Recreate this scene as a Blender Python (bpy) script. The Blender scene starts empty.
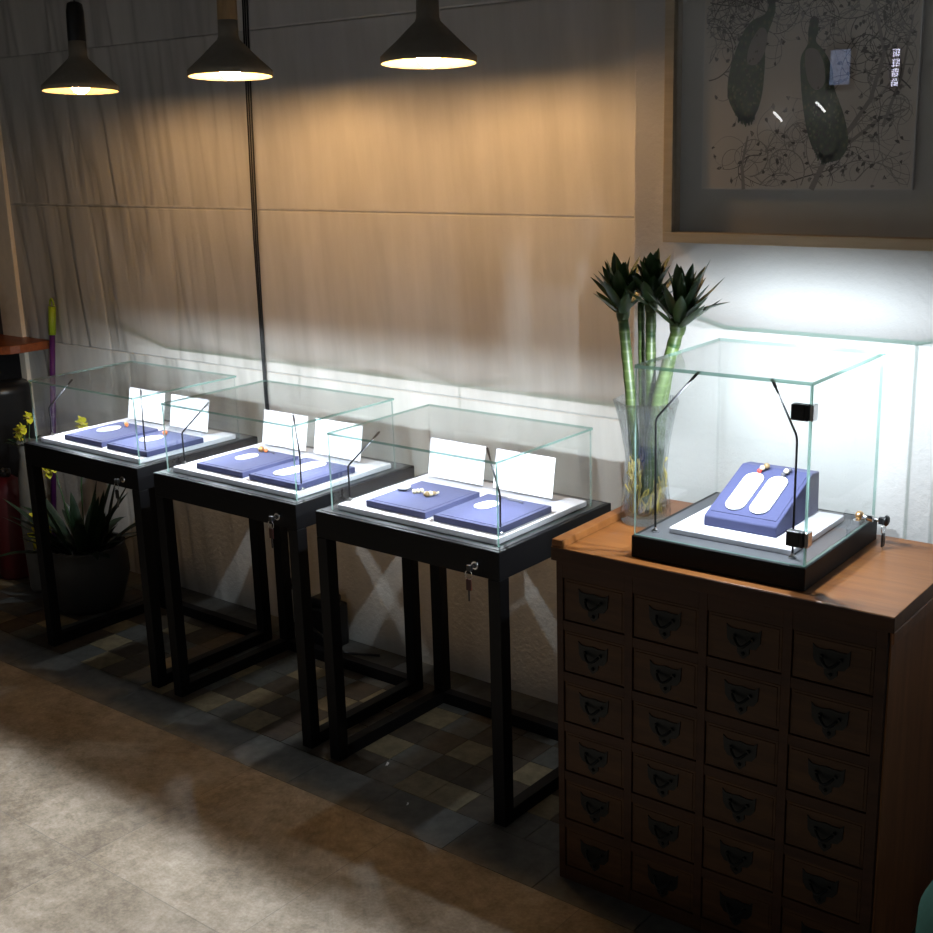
import bpy, bmesh, math, random
from mathutils import Vector, Matrix, Euler
R = random.Random(7)
scn = bpy.context.scene
COL = scn.collection
PI = math.pi

# ------------------------------------------------------------------ materials
class NT:
    def __init__(s, name):
        s.m = bpy.data.materials.new(name); s.m.use_nodes = True
        s.t = s.m.node_tree; s.t.nodes.clear()
        s.out = s.n('ShaderNodeOutputMaterial')
    def n(s, typ, **kw):
        nd = s.t.nodes.new(typ)
        for k, v in kw.items(): setattr(nd, k, v)
        return nd
    def l(s, a, b): s.t.links.new(a, b)
    def math(s, op, a, b=None, c=None):
        nd = s.n('ShaderNodeMath', operation=op)
        for i, v in enumerate((a, b, c)):
            if v is None: continue
            if isinstance(v, (int, float)): nd.inputs[i].default_value = v
            else: s.l(v, nd.inputs[i])
        return nd.outputs[0]
    def mix(s, f, a, b):
        nd = s.n('ShaderNodeMix', data_type='RGBA')
        for i, v in ((0, f), (6, a), (7, b)):
            if isinstance(v, (int, float)): nd.inputs[i].default_value = v
            elif isinstance(v, tuple): nd.inputs[i].default_value = (*v[:3], 1)
            else: s.l(v, nd.inputs[i])
        return nd.outputs[2]
    def noise(s, vec, scale, detail=4, rough=.55):
        nd = s.n('ShaderNodeTexNoise'); nd.inputs['Scale'].default_value = scale
        nd.inputs['Detail'].default_value = detail; nd.inputs['Roughness'].default_value = rough
        if vec is not None: s.l(vec, nd.inputs['Vector'])
        return nd.outputs[0]
    def ramp(s, f, stops):
        nd = s.n('ShaderNodeValToRGB'); cr = nd.color_ramp
        while len(cr.elements) < len(stops): cr.elements.new(.5)
        for e, (p, c) in zip(cr.elements, stops):
            e.position = p; e.color = (*c[:3], 1) if isinstance(c, tuple) else (c, c, c, 1)
        s.l(f, nd.inputs[0]); return nd.outputs[0]
    def coords(s, scale=(1, 1, 1), which='Object', loc=(0, 0, 0)):
        tc = s.n('ShaderNodeTexCoord'); mp = s.n('ShaderNodeMapping')
        mp.inputs['Scale'].default_value = scale; mp.inputs['Location'].default_value = loc
        s.l(tc.outputs[which], mp.inputs[0]); return mp.outputs[0]
    def bsdf(s, color=None, rough=.5, metal=0, spec=.5, bump=None, bstr=.3, bdist=.01, **kw):
        b = s.n('ShaderNodeBsdfPrincipled')
        if isinstance(color, tuple): b.inputs['Base Color'].default_value = (*color, 1)
        elif color is not None: s.l(color, b.inputs['Base Color'])
        if isinstance(rough, (int, float)): b.inputs['Roughness'].default_value = rough
        else: s.l(rough, b.inputs['Roughness'])
        b.inputs['Metallic'].default_value = metal
        b.inputs['Specular IOR Level'].default_value = spec
        for k, v in kw.items(): b.inputs[k].default_value = v
        if bump is not None:
            bp = s.n('ShaderNodeBump'); bp.inputs['Strength'].default_value = bstr
            bp.inputs['Distance'].default_value = bdist
            s.l(bump, bp.inputs['Height']); s.l(bp.outputs[0], b.inputs['Normal'])
        s.l(b.outputs[0], s.out.inputs[0]); return b

def plain(name, color, rough=.5, metal=0, spec=.5, var=.12, scale=30, bump=0, **kw):
    t = NT(name); v = t.coords()
    nz = t.noise(v, scale)
    c2 = tuple(max(0, c * (1 - var)) for c in color); c1 = tuple(min(1, c * (1 + var)) for c in color)
    col = t.mix(nz, c2, c1)
    t.bsdf(col, rough, metal, spec, bump=nz if bump else None, bstr=bump, bdist=.003, **kw)
    return t.m

def wood(name, dark, light, scale=1.0, rough=.35, axis='x'):
    t = NT(name)
    sc = {'x': (1.5, 14, 14), 'y': (14, 1.5, 14), 'z': (14, 14, 1.5)}[axis]
    v = t.coords(tuple(k * scale for k in sc))
    a = t.noise(v, 2.2, 6, .6); b = t.noise(v, 9, 3, .5)
    f = t.math('ADD', t.math('MULTIPLY', a, .75), t.math('MULTIPLY', b, .25))
    col = t.ramp(f, [(.32, dark), (.68, light)])
    t.bsdf(col, rough, spec=.3, bump=f, bstr=.12, bdist=.002)
    return t.m

def emis(name, color, strength):
    t = NT(name); e = t.n('ShaderNodeEmission')
    e.inputs[0].default_value = (*color, 1); e.inputs[1].default_value = strength
    t.l(e.outputs[0], t.out.inputs[0]); return t.m

def glass_sheet(name, tint=(.975, .985, .983), ior=1.75, rough=0.0):
    t = NT(name)
    tr = t.n('ShaderNodeBsdfTransparent'); tr.inputs[0].default_value = (*tint, 1)
    gl = t.n('ShaderNodeBsdfGlossy'); gl.inputs['Roughness'].default_value = rough
    fr = t.n('ShaderNodeFresnel'); fr.inputs[0].default_value = ior
    ge = t.n('ShaderNodeNewGeometry')
    f = t.math('MULTIPLY', fr.outputs[0], t.math('SUBTRACT', 1.0, ge.outputs['Backfacing']))
    mx = t.n('ShaderNodeMixShader'); t.l(f, mx.inputs[0]); t.l(tr.outputs[0], mx.inputs[1]); t.l(gl.outputs[0], mx.inputs[2])
    t.l(mx.outputs[0], t.out.inputs[0]); return t.m

def glass_rim(name, col=(.29, .44, .40)):
    t = NT(name)
    a = t.n('ShaderNodeBsdfDiffuse'); a.inputs[0].default_value = (*col, 1)
    b = t.n('ShaderNodeBsdfTranslucent'); b.inputs[0].default_value = (*col, 1)
    g = t.n('ShaderNodeBsdfGlossy'); g.inputs['Roughness'].default_value = .15
    tr = t.n('ShaderNodeBsdfTransparent'); tr.inputs[0].default_value = (.55, .85, .75, 1)
    m1 = t.n('ShaderNodeMixShader'); m1.inputs[0].default_value = .55; t.l(a.outputs[0], m1.inputs[1]); t.l(b.outputs[0], m1.inputs[2])
    m2 = t.n('ShaderNodeMixShader'); m2.inputs[0].default_value = .15; t.l(m1.outputs[0], m2.inputs[1]); t.l(g.outputs[0], m2.inputs[2])
    m3 = t.n('ShaderNodeMixShader'); m3.inputs[0].default_value = .35; t.l(m2.outputs[0], m3.inputs[1]); t.l(tr.outputs[0], m3.inputs[2])
    t.l(m3.outputs[0], t.out.inputs[0]); return t.m

def wall_panel_mat():
    t = NT('grey_panel_wallcovering')
    tc = t.n('ShaderNodeTexCoord'); sx = t.n('ShaderNodeSeparateXYZ'); t.l(tc.outputs['Object'], sx.inputs[0])
    x, z = sx.outputs[0], sx.outputs[2]
    row = t.math('FLOOR', t.math('DIVIDE', t.math('SUBTRACT', z, 1.003), .61))
    xs = t.math('ADD', t.math('ADD', x, t.math('MULTIPLY', row, 7.37)), t.math('MULTIPLY', z, .07))
    cb = t.n('ShaderNodeCombineXYZ'); t.l(t.math('MULTIPLY', xs, 6.0), cb.inputs[0]); t.l(t.math('MULTIPLY', z, .55), cb.inputs[2])
    fold = t.noise(cb.outputs[0], 1.0, 2.5, .5)
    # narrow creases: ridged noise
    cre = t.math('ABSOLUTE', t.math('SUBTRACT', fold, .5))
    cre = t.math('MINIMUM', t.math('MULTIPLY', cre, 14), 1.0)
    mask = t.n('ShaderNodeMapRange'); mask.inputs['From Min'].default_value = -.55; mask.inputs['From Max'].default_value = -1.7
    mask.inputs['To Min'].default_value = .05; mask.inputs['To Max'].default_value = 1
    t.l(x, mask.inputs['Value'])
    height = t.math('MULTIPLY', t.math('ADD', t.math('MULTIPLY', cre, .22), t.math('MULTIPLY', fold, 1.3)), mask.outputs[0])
    # horizontal seams
    g = None
    for zz in (1.003, 1.603, 2.225):
        d = t.math('ABSOLUTE', t.math('SUBTRACT', z, zz))
        s = t.math('MINIMUM', t.math('DIVIDE', d, .005), 1.0)
        g = s if g is None else t.math('MULTIPLY', g, s)
    height = t.math('ADD', height, t.math('MULTIPLY', g, .22))
    cb2 = t.n('ShaderNodeCombineXYZ'); t.l(t.math('MULTIPLY', xs, 9), cb2.inputs[0]); t.l(t.math('MULTIPLY', z, 1.1), cb2.inputs[2])
    streak = t.noise(cb2.outputs[0], 1.0, 5, .6)
    fine = t.noise(t.coords((120, 120, 60)), 1, 3, .6)
    blotch = t.noise(t.coords((1.6, 1.6, 1.2)), 1.5, 4, .6)
    low = t.n('ShaderNodeMapRange'); low.inputs['From Min'].default_value = .62; low.inputs['From Max'].default_value = .55
    t.l(z, low.inputs['Value'])
    rg = t.noise(t.coords((55, 55, 55)), 1, 3, .6)
    height = t.math('ADD', height, t.math('MULTIPLY', t.math('MULTIPLY', rg, .28), low.outputs[0]))
    height = t.math('ADD', height, t.math('MULTIPLY', fine, .05))
    f = t.math('ADD', t.math('MULTIPLY', streak, .6), t.math('MULTIPLY', blotch, .4))
    col = t.ramp(f, [(.3, (.45, .44, .41)), (.7, (.65, .635, .60))])
    seam_crease_col = t.mix(t.math('MULTIPLY', t.math('SUBTRACT', 1.0, g), .25), col, (.28, .27, .25))
    dark = t.math('MULTIPLY', t.math('SUBTRACT', 1.0, cre), t.math('MULTIPLY', mask.outputs[0], .38))  # shade of the folds painted into the colour along the creases
    seam_crease_col = t.mix(dark, seam_crease_col, (.14, .13, .11))
    t.bsdf(seam_crease_col, .75, spec=.25, bump=height, bstr=.75, bdist=.02)
    return t.m

def stucco_mat():
    t = NT('white_stucco'); v = t.coords()
    n = t.noise(v, 60, 4, .6); b = t.noise(v, 2, 3, .5)
    col = t.ramp(b, [(.3, (.52, .51, .50)), (.7, (.64, .635, .62))])
    t.bsdf(col, .8, spec=.2, bump=n, bstr=.35, bdist=.008); return t.m

def floor_mat():
    t = NT('large_stone_floor_tiles'); v = t.coords()
    a = t.noise(v, 3.0, 8, .65); b = t.noise(v, 28, 8, .7); c = t.noise(v, 110, 4, .7)
    f = t.math('ADD', t.math('ADD', t.math('MULTIPLY', a, .45), t.math('MULTIPLY', b, .35)), t.math('MULTIPLY', c, .2))
    col = t.ramp(f, [(.36, (.065, .050, .034)), (.46, (.15, .122, .088)), (.55, (.235, .20, .155)), (.66, (.34, .305, .26))])
    tc = t.n('ShaderNodeTexCoord'); sx = t.n('ShaderNodeSeparateXYZ'); t.l(tc.outputs['Object'], sx.inputs[0])
    x, y = sx.outputs[0], sx.outputs[1]
    def grid(u, off):
        m = t.math('WRAP', t.math('SUBTRACT', u, off), .3, -.3)
        return t.math('MINIMUM', t.math('DIVIDE', t.math('ABSOLUTE', m), .0022), 1.0)
    g = t.math('MULTIPLY', grid(x, -.153), grid(y, -.785))
    cx = t.math('FLOOR', t.math('DIVIDE', t.math('SUBTRACT', x, -.153), .6)); cy = t.math('FLOOR', t.math('DIVIDE', t.math('SUBTRACT', y, -.785), .6))
    cb = t.n('ShaderNodeCombineXYZ'); t.l(cx, cb.inputs[0]); t.l(cy, cb.inputs[1])
    wn = t.n('ShaderNodeTexWhiteNoise'); wn.noise_dimensions = '3D'; t.l(cb.outputs[0], wn.inputs[0])
    tv = t.math('ADD', .82, t.math('MULTIPLY', wn.outputs[0], .3))
    sc = t.n('ShaderNodeVectorMath', operation='SCALE'); t.l(col, sc.inputs[0]); t.l(tv, sc.inputs['Scale'])
    colj = t.mix(t.math('MULTIPLY', t.math('SUBTRACT', 1.0, g), .7), sc.outputs[0], (.08, .07, .06))
    h = t.math('ADD', t.math('MULTIPLY', f, .6), t.math('MULTIPLY', g, .5))
    t.bsdf(colj, t.math('ADD', .42, t.math('MULTIPLY', b, .3)), spec=.4, bump=h, bstr=.35, bdist=.006)
    return t.m

def tile_mat(name, a, b):
    t = NT(name); v = t.coords()
    n = t.noise(v, 22, 6, .65)
    t.bsdf(t.ramp(n, [(.35, a), (.65, b)]), .55, spec=.35, bump=n, bstr=.2, bdist=.004); return t.m

M = {}
M['panel'] = wall_panel_mat(); M['stucco'] = stucco_mat(); M['floor'] = floor_mat()
M['dark_wall'] = plain('dark_painted_plaster', (.10, .095, .09), .8)
M['ceiling'] = plain('dark_ceiling_paint', (.12, .12, .12), .9)
M['black'] = plain('satin_black_metal', (.005, .005, .006), .5, spec=.18, var=.3, scale=60)
M['tray'] = plain('black_tray_top', (.03, .03, .033), .35, spec=.5, var=.2)
M['rod'] = plain('matt_black_rod', (.01, .01, .012), .8, spec=.15)
M['glass'] = glass_sheet('clear_glass'); M['rim'] = glass_rim('green_glass_edge')
M['mat'] = plain('white_woven_fabric', (.60, .60, .64), .9, spec=.1, var=.05, scale=260, bump=.4)
M['blue'] = plain('periwinkle_velvet', (.052, .058, .128), .85, spec=.15, var=.08, scale=150, bump=.2)
M['blue'].node_tree.nodes['Principled BSDF'].inputs['Sheen Weight'].default_value = .08
M['white'] = plain('white_card', (.9, .9, .9), .6, var=.02)
M['grey_ink'] = plain('pale_grey_print', (.45, .45, .46), .7)
M['acrylic'] = glass_sheet('clear_acrylic', (.97, .975, .99), 1.5)
M['pearl'] = plain('white_jade', (.86, .87, .84), .25, spec=.6, var=.05)
M['gold'] = plain('warm_gold', (.75, .42, .16), .3, metal=1, var=.1)
M['amber'] = plain('orange_amber', (.6, .16, .05), .25, var=.2)
M['cream'] = plain('cream_stone_beads', (.62, .55, .38), .35, var=.25, scale=120)
M['brownbead'] = plain('speckled_brown_bead', (.22, .15, .07), .3, var=.6, scale=200)
M['bead_and_shadow'] = plain('dark_grey_bead_and_shadow', (.07, .07, .09), .6)
M['red'] = plain('red_bead', (.5, .04, .03), .3)
M['teal'] = plain('teal_fabric', (.02, .12, .105), .8, bump=.2, scale=90)
M['chrome'] = plain('chrome_metal', (.75, .75, .76), .18, metal=1, var=.05)
M['blackpl'] = plain('black_plastic', (.012, .012, .013), .35)
M['darkred'] = plain('dark_red_tag', (.05, .008, .006), .5)
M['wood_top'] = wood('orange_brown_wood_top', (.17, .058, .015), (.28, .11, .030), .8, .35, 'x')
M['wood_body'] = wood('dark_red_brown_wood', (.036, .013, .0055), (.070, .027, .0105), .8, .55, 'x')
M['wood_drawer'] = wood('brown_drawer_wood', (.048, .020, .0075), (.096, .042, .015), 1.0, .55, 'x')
M['wood_lit_side'] = wood('brown_wood_lit_side', (.24, .09, .036), (.42, .17, .065), .8, .4, 'z')  # lightened cabinet wood: warm light on the side painted into the colour
M['iron'] = plain('blackened_brass', (.005, .0065, .0065), .45, metal=0, spec=.3, var=.3, scale=80)
M['concrete'] = plain('grey_concrete', (.26, .235, .19), .85, var=.2, scale=40, bump=.3)
M['shade_in'] = plain('pale_yellow_enamel', (.55, .50, .24), .5, var=.02)
M['lightwood'] = wood('light_ash_wood', (.33, .22, .11), (.5, .36, .2), 1, .5, 'z')
M['bulb'] = emis('warm_bulb', (1.0, .58, .25), 300)
M['bulb_dim'] = emis('dim_warm_bulb', (1.0, .58, .25), 140)
M['led'] = emis('white_led', (.85, .93, 1.0), 40)
M['stem'] = None
M['leaf'] = plain('dark_green_leaf', (.028, .075, .020), .4, var=.5, scale=25)
M['leaf2'] = plain('deep_green_strap_leaf', (.01, .028, .01), .45, var=.5, scale=20)
M['yellow'] = plain('yellow_petal', (.62, .58, .03), .6, var=.2)
M['root'] = plain('yellow_roots', (.55, .42, .10), .6, var=.35, scale=50)
M['pot'] = plain('dark_grey_ceramic', (.035, .035, .034), .5, var=.2)
M['cream_cer'] = plain('cream_ceramic', (.13, .125, .11), .5)
M['lime'] = plain('lime_plastic', (.30, .42, .02), .4)
M['purple'] = plain('purple_plastic', (.07, .012, .10), .35)
M['redpaint'] = plain('dark_red_paint', (.085, .004, .006), .45)
M['shelfwood'] = wood('red_brown_wood', (.16, .04, .012), (.30, .09, .03), 1, .4, 'x')
M['trimw'] = plain('beige_painted_trim', (.85, .76, .62), .6)
M['frame'] = wood('pale_wood_frame', (.50, .41, .28), (.62, .52, .37), 1, .55, 'x')
M['artback'] = plain('grey_mount_board', (.55, .54, .50), .9, var=.05)
M['artprint'] = plain('silver_grey_silk', (.66, .62, .55), .7, var=.06, scale=8)
M['silver'] = plain('silver_edge', (.6, .6, .58), .35, metal=.8)
M['ink'] = plain('dark_ink', (.12, .11, .10), .8)
M['ink2'] = plain('faded_ink', (.32, .30, .27), .8)
M['pgreen'] = None; M['feather'] = plain('pale_green_feather_eye', (.26, .30, .20), .8)
M['tan'] = tile_mat('tan_mosaic_tile', (.16, .125, .072), (.26, .21, .125))
M['brown'] = tile_mat('dark_brown_mosaic_tile', (.05, .038, .027), (.085, .065, .045))
M['grey'] = tile_mat('slate_mosaic_tile', (.075, .075, .068), (.12, .12, .11))
M['slate'] = tile_mat('slate_border_tile', (.085, .083, .075), (.13, .125, .115))

def stem_mat():
    t = NT('green_bamboo_stem'); tc = t.n('ShaderNodeTexCoord'); sx = t.n('ShaderNodeSeparateXYZ'); t.l(tc.outputs['Object'], sx.inputs[0])
    z = t.math('FRACT', t.math('MULTIPLY', sx.outputs[2], 42))
    ring = t.math('LESS_THAN', z, .22)
    n = t.noise(t.coords((40, 40, 12)), 1, 3)
    col = t.ramp(n, [(.3, (.028, .052, .010)), (.7, (.065, .10, .024))])
    col = t.mix(t.math('MULTIPLY', ring, .5), col, (.12, .16, .06))
    t.bsdf(col, .45); return t.m
M['stem'] = stem_mat()
def peacock_mat():
    t = NT('green_feather_scales'); v = t.coords((90, 90, 70))
    vo = t.n('ShaderNodeTexVoronoi'); t.l(v, vo.inputs['Vector']); vo.inputs['Scale'].default_value = 1
    col = t.ramp(vo.outputs[0], [(.1, (.24, .24, .15)), (.4, (.11, .16, .10)), (.8, (.09, .12, .09))])
    t.bsdf(col, .7); return t.m
M['pgreen'] = peacock_mat()

# ------------------------------------------------------------------ geometry helpers
class MB:
    def __init__(s): s.bm = bmesh.new(); s.mats = []
    def mi(s, m):
        if m not in s.mats: s.mats.append(m)
        return s.mats.index(m)
    def box(s, x0, y0, z0, x1, y1, z1, m, rot=None, piv=None, taper=None):
        k = s.mi(m)
        vs = [s.bm.verts.new((x, y, z)) for z in (z0, z1) for y in (y0, y1) for x in (x0, x1)]
        for f in ((0, 2, 3, 1), (4, 5, 7, 6), (0, 1, 5, 4), (2, 6, 7, 3), (0, 4, 6, 2), (1, 3, 7, 5)):
            s.bm.faces.new([vs[i] for i in f]).material_index = k
        if rot is not None:
            bmesh.ops.rotate(s.bm, verts=vs, cent=piv or ((x0+x1)/2, (y0+y1)/2, (z0+z1)/2), matrix=rot)
        return vs
    def prism(s, pts, ax, d0, d1, m):
        """polygon in a plane (two coords) extruded along ax"""
        k = s.mi(m); n = len(pts)
        def P(a, b, d): return {'x': (d, a, b), 'y': (a, d, b), 'z': (a, b, d)}[ax]
        A = [s.bm.verts.new(P(a, b, d0)) for a, b in pts]; B = [s.bm.verts.new(P(a, b, d1)) for a, b in pts]
        fs = [s.bm.faces.new(A), s.bm.faces.new(B[::-1])]
        for i in range(n): fs.append(s.bm.faces.new((A[i], B[i], B[(i+1) % n], A[(i+1) % n])))
        for f in fs: f.material_index = k
        return A + B
    def tube(s, pts, r, m, seg=10, cap=True):
        k = s.mi(m); pts = [Vector(p) for p in pts]
        rs = r if isinstance(r, (list, tuple)) else [r] * len(pts)
        rings = []; up = Vector((0, 0, 1)); prev = None
        for i, p in enumerate(pts):
            d = (pts[min(i+1, len(pts)-1)] - pts[max(i-1, 0)]).normalized()
            if prev is None:
                a = d.cross(up)
                if a.length < 1e-3: a = d.cross(Vector((1, 0, 0)))
            else: a = prev - d * prev.dot(d)
            a.normalize(); prev = a; b = d.cross(a)
            rings.append([s.bm.verts.new(p + (a*math.cos(2*PI*j/seg) + b*math.sin(2*PI*j/seg)) * rs[i]) for j in range(seg)])
        for i in range(len(rings)-1):
            for j in range(seg):
                f = s.bm.faces.new((rings[i][j], rings[i][(j+1) % seg], rings[i+1][(j+1) % seg], rings[i+1][j])); f.material_index = k; f.smooth = True
        if cap:
            s.bm.faces.new(rings[0]).material_index = k; s.bm.faces.new(rings[-1][::-1]).material_index = k
    def lathe(s, prof, m, seg=40, c=(0, 0, 0), smooth=True, closed=False):
        k0 = m if isinstance(m, list) else [m] * (len(prof)-1)
        rings = []
        for r, z in prof:
            if r < 1e-6: rings.append([s.bm.verts.new((c[0], c[1], c[2]+z))])
            else: rings.append([s.bm.verts.new((c[0]+r*math.cos(2*PI*j/seg), c[1]+r*math.sin(2*PI*j/seg), c[2]+z)) for j in range(seg)])
        for i in range(len(rings)-1):
            a, b = rings[i], rings[i+1]; k = s.mi(k0[i])
            for j in range(seg):
                j2 = (j+1) % seg
                if len(a) == 1 and len(b) == 1: continue
                if len(a) == 1: vs = (a[0], b[j], b[j2])
                elif len(b) == 1: vs = (a[j], b[0], a[j2])
                else: vs = (a[j], b[j], b[j2], a[j2])
                f = s.bm.faces.new(vs); f.material_index = k; f.smooth = smooth
    def sphere(s, c, r, m, sc=(1, 1, 1), u=16, v=10):
        k = s.mi(m); n0 = len(s.bm.faces)
        res = bmesh.ops.create_uvsphere(s.bm, u_segments=u, v_segments=v, radius=1)
        for vv in res['verts']: vv.co = Vector((vv.co.x*r*sc[0]+c[0], vv.co.y*r*sc[1]+c[1], vv.co.z*r*sc[2]+c[2]))
        s.bm.faces.ensure_lookup_table()
        for f in s.bm.faces[n0:]: f.material_index = k; f.smooth = True
        return res['verts']
    def build(s, name, parent=None, bevel=0, seg=2, loc=None, rz=0):
        bmesh.ops.recalc_face_normals(s.bm, faces=s.bm.faces[:]) if not getattr(s, 'keep', False) else None
        me = bpy.data.meshes.new(name); s.bm.to_mesh(me); s.bm.free()
        for m in s.mats: me.materials.append(m)
        o = bpy.data.objects.new(name, me); COL.objects.link(o)
        if parent: o.parent = parent
        if loc: o.location = loc
        o.rotation_euler.z = rz
        if bevel:
            b = o.modifiers.new('Bevel', 'BEVEL'); b.width = bevel; b.segments = seg; b.limit_method = 'ANGLE'; b.harden_normals = False
        return o

def tag(o, label, cat, group=None, kind=None):
    if label: o['label'] = label
    if cat: o['category'] = cat
    if group: o['group'] = group
    if kind: o['kind'] = kind
    return o
def thing(name, label, cat, loc=(0, 0, 0), rz=0, group=None):
    o = bpy.data.objects.new(name, None); COL.objects.link(o); o.location = loc; o.rotation_euler.z = rz
    o.empty_display_size = .05
    return tag(o, label, cat, group)
def struct(mb, name, **kw):
    o = mb.build(name, **kw); o['kind'] = 'structure'; return o
def kids(o): return [c for c in bpy.data.objects if c.parent == o]
def copy_tree(o, parent=None):
    ch = kids(o); c = o.copy(); COL.objects.link(c)
    if parent: c.parent = parent
    for k in ch: copy_tree(k, c)
    return c

# ------------------------------------------------------------------ camera
F, PITCH, YAW, ROLL = 1245.621, .261, .685, -.03
CAM = Vector((2.552, -2.418, 1.851))
fwd = Vector((-math.sin(YAW)*math.cos(PITCH), math.cos(YAW)*math.cos(PITCH), -math.sin(PITCH)))
right = Vector((math.cos(YAW), math.sin(YAW), 0)); up = right.cross(fwd)
r_ = right*math.cos(ROLL) + up*math.sin(ROLL); u_ = -right*math.sin(ROLL) + up*math.cos(ROLL)
cam = bpy.data.objects.new('camera', bpy.data.cameras.new('camera')); COL.objects.link(cam)
cam.matrix_world = Matrix(((r_.x, u_.x, -fwd.x, CAM.x), (r_.y, u_.y, -fwd.y, CAM.y), (r_.z, u_.z, -fwd.z, CAM.z), (0, 0, 0, 1)))
cam.data.sensor_width = 36; cam.data.lens = 36 * F / 933; cam.data.clip_start = .05
scn.camera = cam

# ------------------------------------------------------------------ room
WY, PX, PY = .716, .789, .47
ZC = 2.62                      # underside of the unseen soffit added to cut off the floor light
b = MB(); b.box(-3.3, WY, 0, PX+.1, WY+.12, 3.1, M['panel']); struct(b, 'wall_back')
b = MB(); b.box(PX, PY, 0, 3.9, WY+.12, 3.1, M['stucco']); struct(b, 'wall_right', bevel=.004)
b = MB(); b.box(-3.42, -4.6, 0, -3.3, WY+.12, 3.1, M['dark_wall']); struct(b, 'wall_left')
b = MB(); b.box(-3.42, -4.72, 0, 3.9, -4.6, 3.1, M['stucco']); struct(b, 'wall_front')
b = MB(); b.box(-3.42, -4.72, 3.1, 3.9, WY+.12, 3.2, M['ceiling']); struct(b, 'ceiling')
YB = -1.404
b = MB(); b.box(-3.3, YB, ZC, 3.9, WY, ZC+.1, M['ceiling']); b.box(-3.3, YB, ZC+.1, 3.9, YB+.03, 3.1, M['ceiling']); struct(b, 'added_light_cutoff')  # unseen blocker added to give the front floor light its edge
b = MB(); b.box(-3.42, -4.72, -.1, 3.9, -.185, 0, M['floor']); struct(b, 'floor')
# mosaic field and slate border beneath the tables
b = MB(); g = .0012
b.box(-3.42, -.185, -.1, 3.9, WY+.12, -.004, M['slate'])
xx = -3.3
while xx < 3.9:
    b.box(xx+g, -.185+g, -.006, min(xx+.3, 3.9)-g, -.015-g, 0, M['slate'])
    xx += .3
tan = {(0, 3), (0, 1), (2, 2), (2, 0), (3, 0), (4, 2), (-2, 1), (-4, 0), (-5, 1), (-2, 3), (-3, 2), (-5, 3), (-7, 2), (-8, 0), (-9, 1), (-11, 0), (-12, 1), (-13, 2), (-11, 3), (-6, 0), (5, 1), (-15, 1), (-16, 3), (-17, 0)}
for i in range(-28, 30):
    for j in range(0, 5):
        x0, y0 = .03 + .12*i, -.015 + .12*j
        if x0 < -3.3 or x0 > 3.6: continue
        if (i, j) in tan or (abs(i) > 18 and R.random() < .25): m = M['tan']
        else: m = M['grey'] if R.random() < .3 else M['brown']
        b.box(x0+g, y0+g, -.006, x0+.12-g, y0+.12-g, R.uniform(-.0006, 0), m)
xx = -3.3
while xx < 3.6:
    b.box(xx+g, .585+g, -.006, xx+.3-g, WY, 0, M['slate']); xx += .3
struct(b, 'floor')
b = MB(); b.box(-2.745, WY-.02, 0, -2.585, WY+.001, 2.9, M['trimw']); struct(b, 'trim_1', bevel=.003)
b = MB(); b.box(-3.3, WY-.015, 0, -2.747, WY+.001, 2.9, M['dark_wall']); struct(b, 'door_1')

# lit window and hanging sign on the shop side behind the viewer (they mirror in the picture glass)
def frosted():
    t = NT('frosted_daylight'); e = t.n('ShaderNodeEmission')
    nz = t.noise(t.coords((90, 90, 90)), 1, 3); t.l(t.ramp(nz, [(.35, (.12, .17, .38)), (.65, (.55, .68, 1.0))]), e.inputs[0]); e.inputs[1].default_value = 2.4
    t.l(e.outputs[0], t.out.inputs[0]); return t.m
b = MB(); b.box(-.81, -4.6, 2.08, -.685, -4.57, 2.29, frosted()); b.box(-.84, -4.6, 2.05, -.655, -4.585, 2.34, M['blackpl'])
struct(b, 'window_1')
t = thing('shop_sign', 'narrow dark vertical sign with four glowing white characters, mirrored in the picture glass', 'sign', (-.395, -4.6, 2.16))
b = MB(); b.box(-.04, 0, -.125, .04, .02, .125, plain('navy_board', (.01, .01, .05), .5)); b.build('board', t, bevel=.003)
glow = emis('lavender_glow', (.80, .78, 1.0), 14)
G = [[(0, .9, 1, 1), (.1, 0, .22, .9), (.1, .5, .9, .6), (.42, .1, .55, .9), (.75, 0, .88, .7), (.2, .2, .9, .3)],
     [(0, .1, .12, 1), (.0, .6, .4, .72), (.28, 0, .4, 1), (.5, .85, 1, .97), (.55, .45, .95, .57), (.7, 0, .84, .95), (.5, .1, 1, .2)],
     [(.1, .88, .9, 1), (.43, .7, .56, 1), (0, .62, 1, .72), (.1, .4, .9, .5), (.1, 0, .25, .45), (.75, 0, .9, .45), (.1, 0, .9, .12), (.3, .2, .7, .3)],
     [(.25, .85, .75, 1), (.0, .7, 1, .8), (.1, 0, .22, .55), (.1, .45, .9, .57), (.78, 0, .9, .55), (.4, .0, .55, .4), (.3, .2, .7, .3)]]
for i, gl in enumerate(G):
    b = MB(); z0 = .066 - i*.057
    for (a, c, d, e) in gl: b.box(.024-.048*d, .02, z0+.046*c, .024-.048*a, .024, z0+.046*e, glow)
    b.build('character', t)
for i, (x, z, lb) in enumerate(((-1.15, 1.90, 'left'), (-.86, 1.95, 'right'))):  # added glowing strips standing in for case LED reflections in the picture glass
    t = thing('glint_strip', 'short slanting white strip, %s of two added to make glints in the picture glass' % lb, 'lamp', (x, -4.6, z), group='glow strips added for glints in the picture glass')
    b = MB(); b.tube([(.030, .03, -.03), (-.030, .03, .03)], .008, emis('glint_glow', (1, 1, 1), 14), 8); b.build('tube', t)
    b = MB(); b.box(-.02, 0, -.02, .02, .021, .02, M['blackpl']); b.build('bracket', t)

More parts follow.
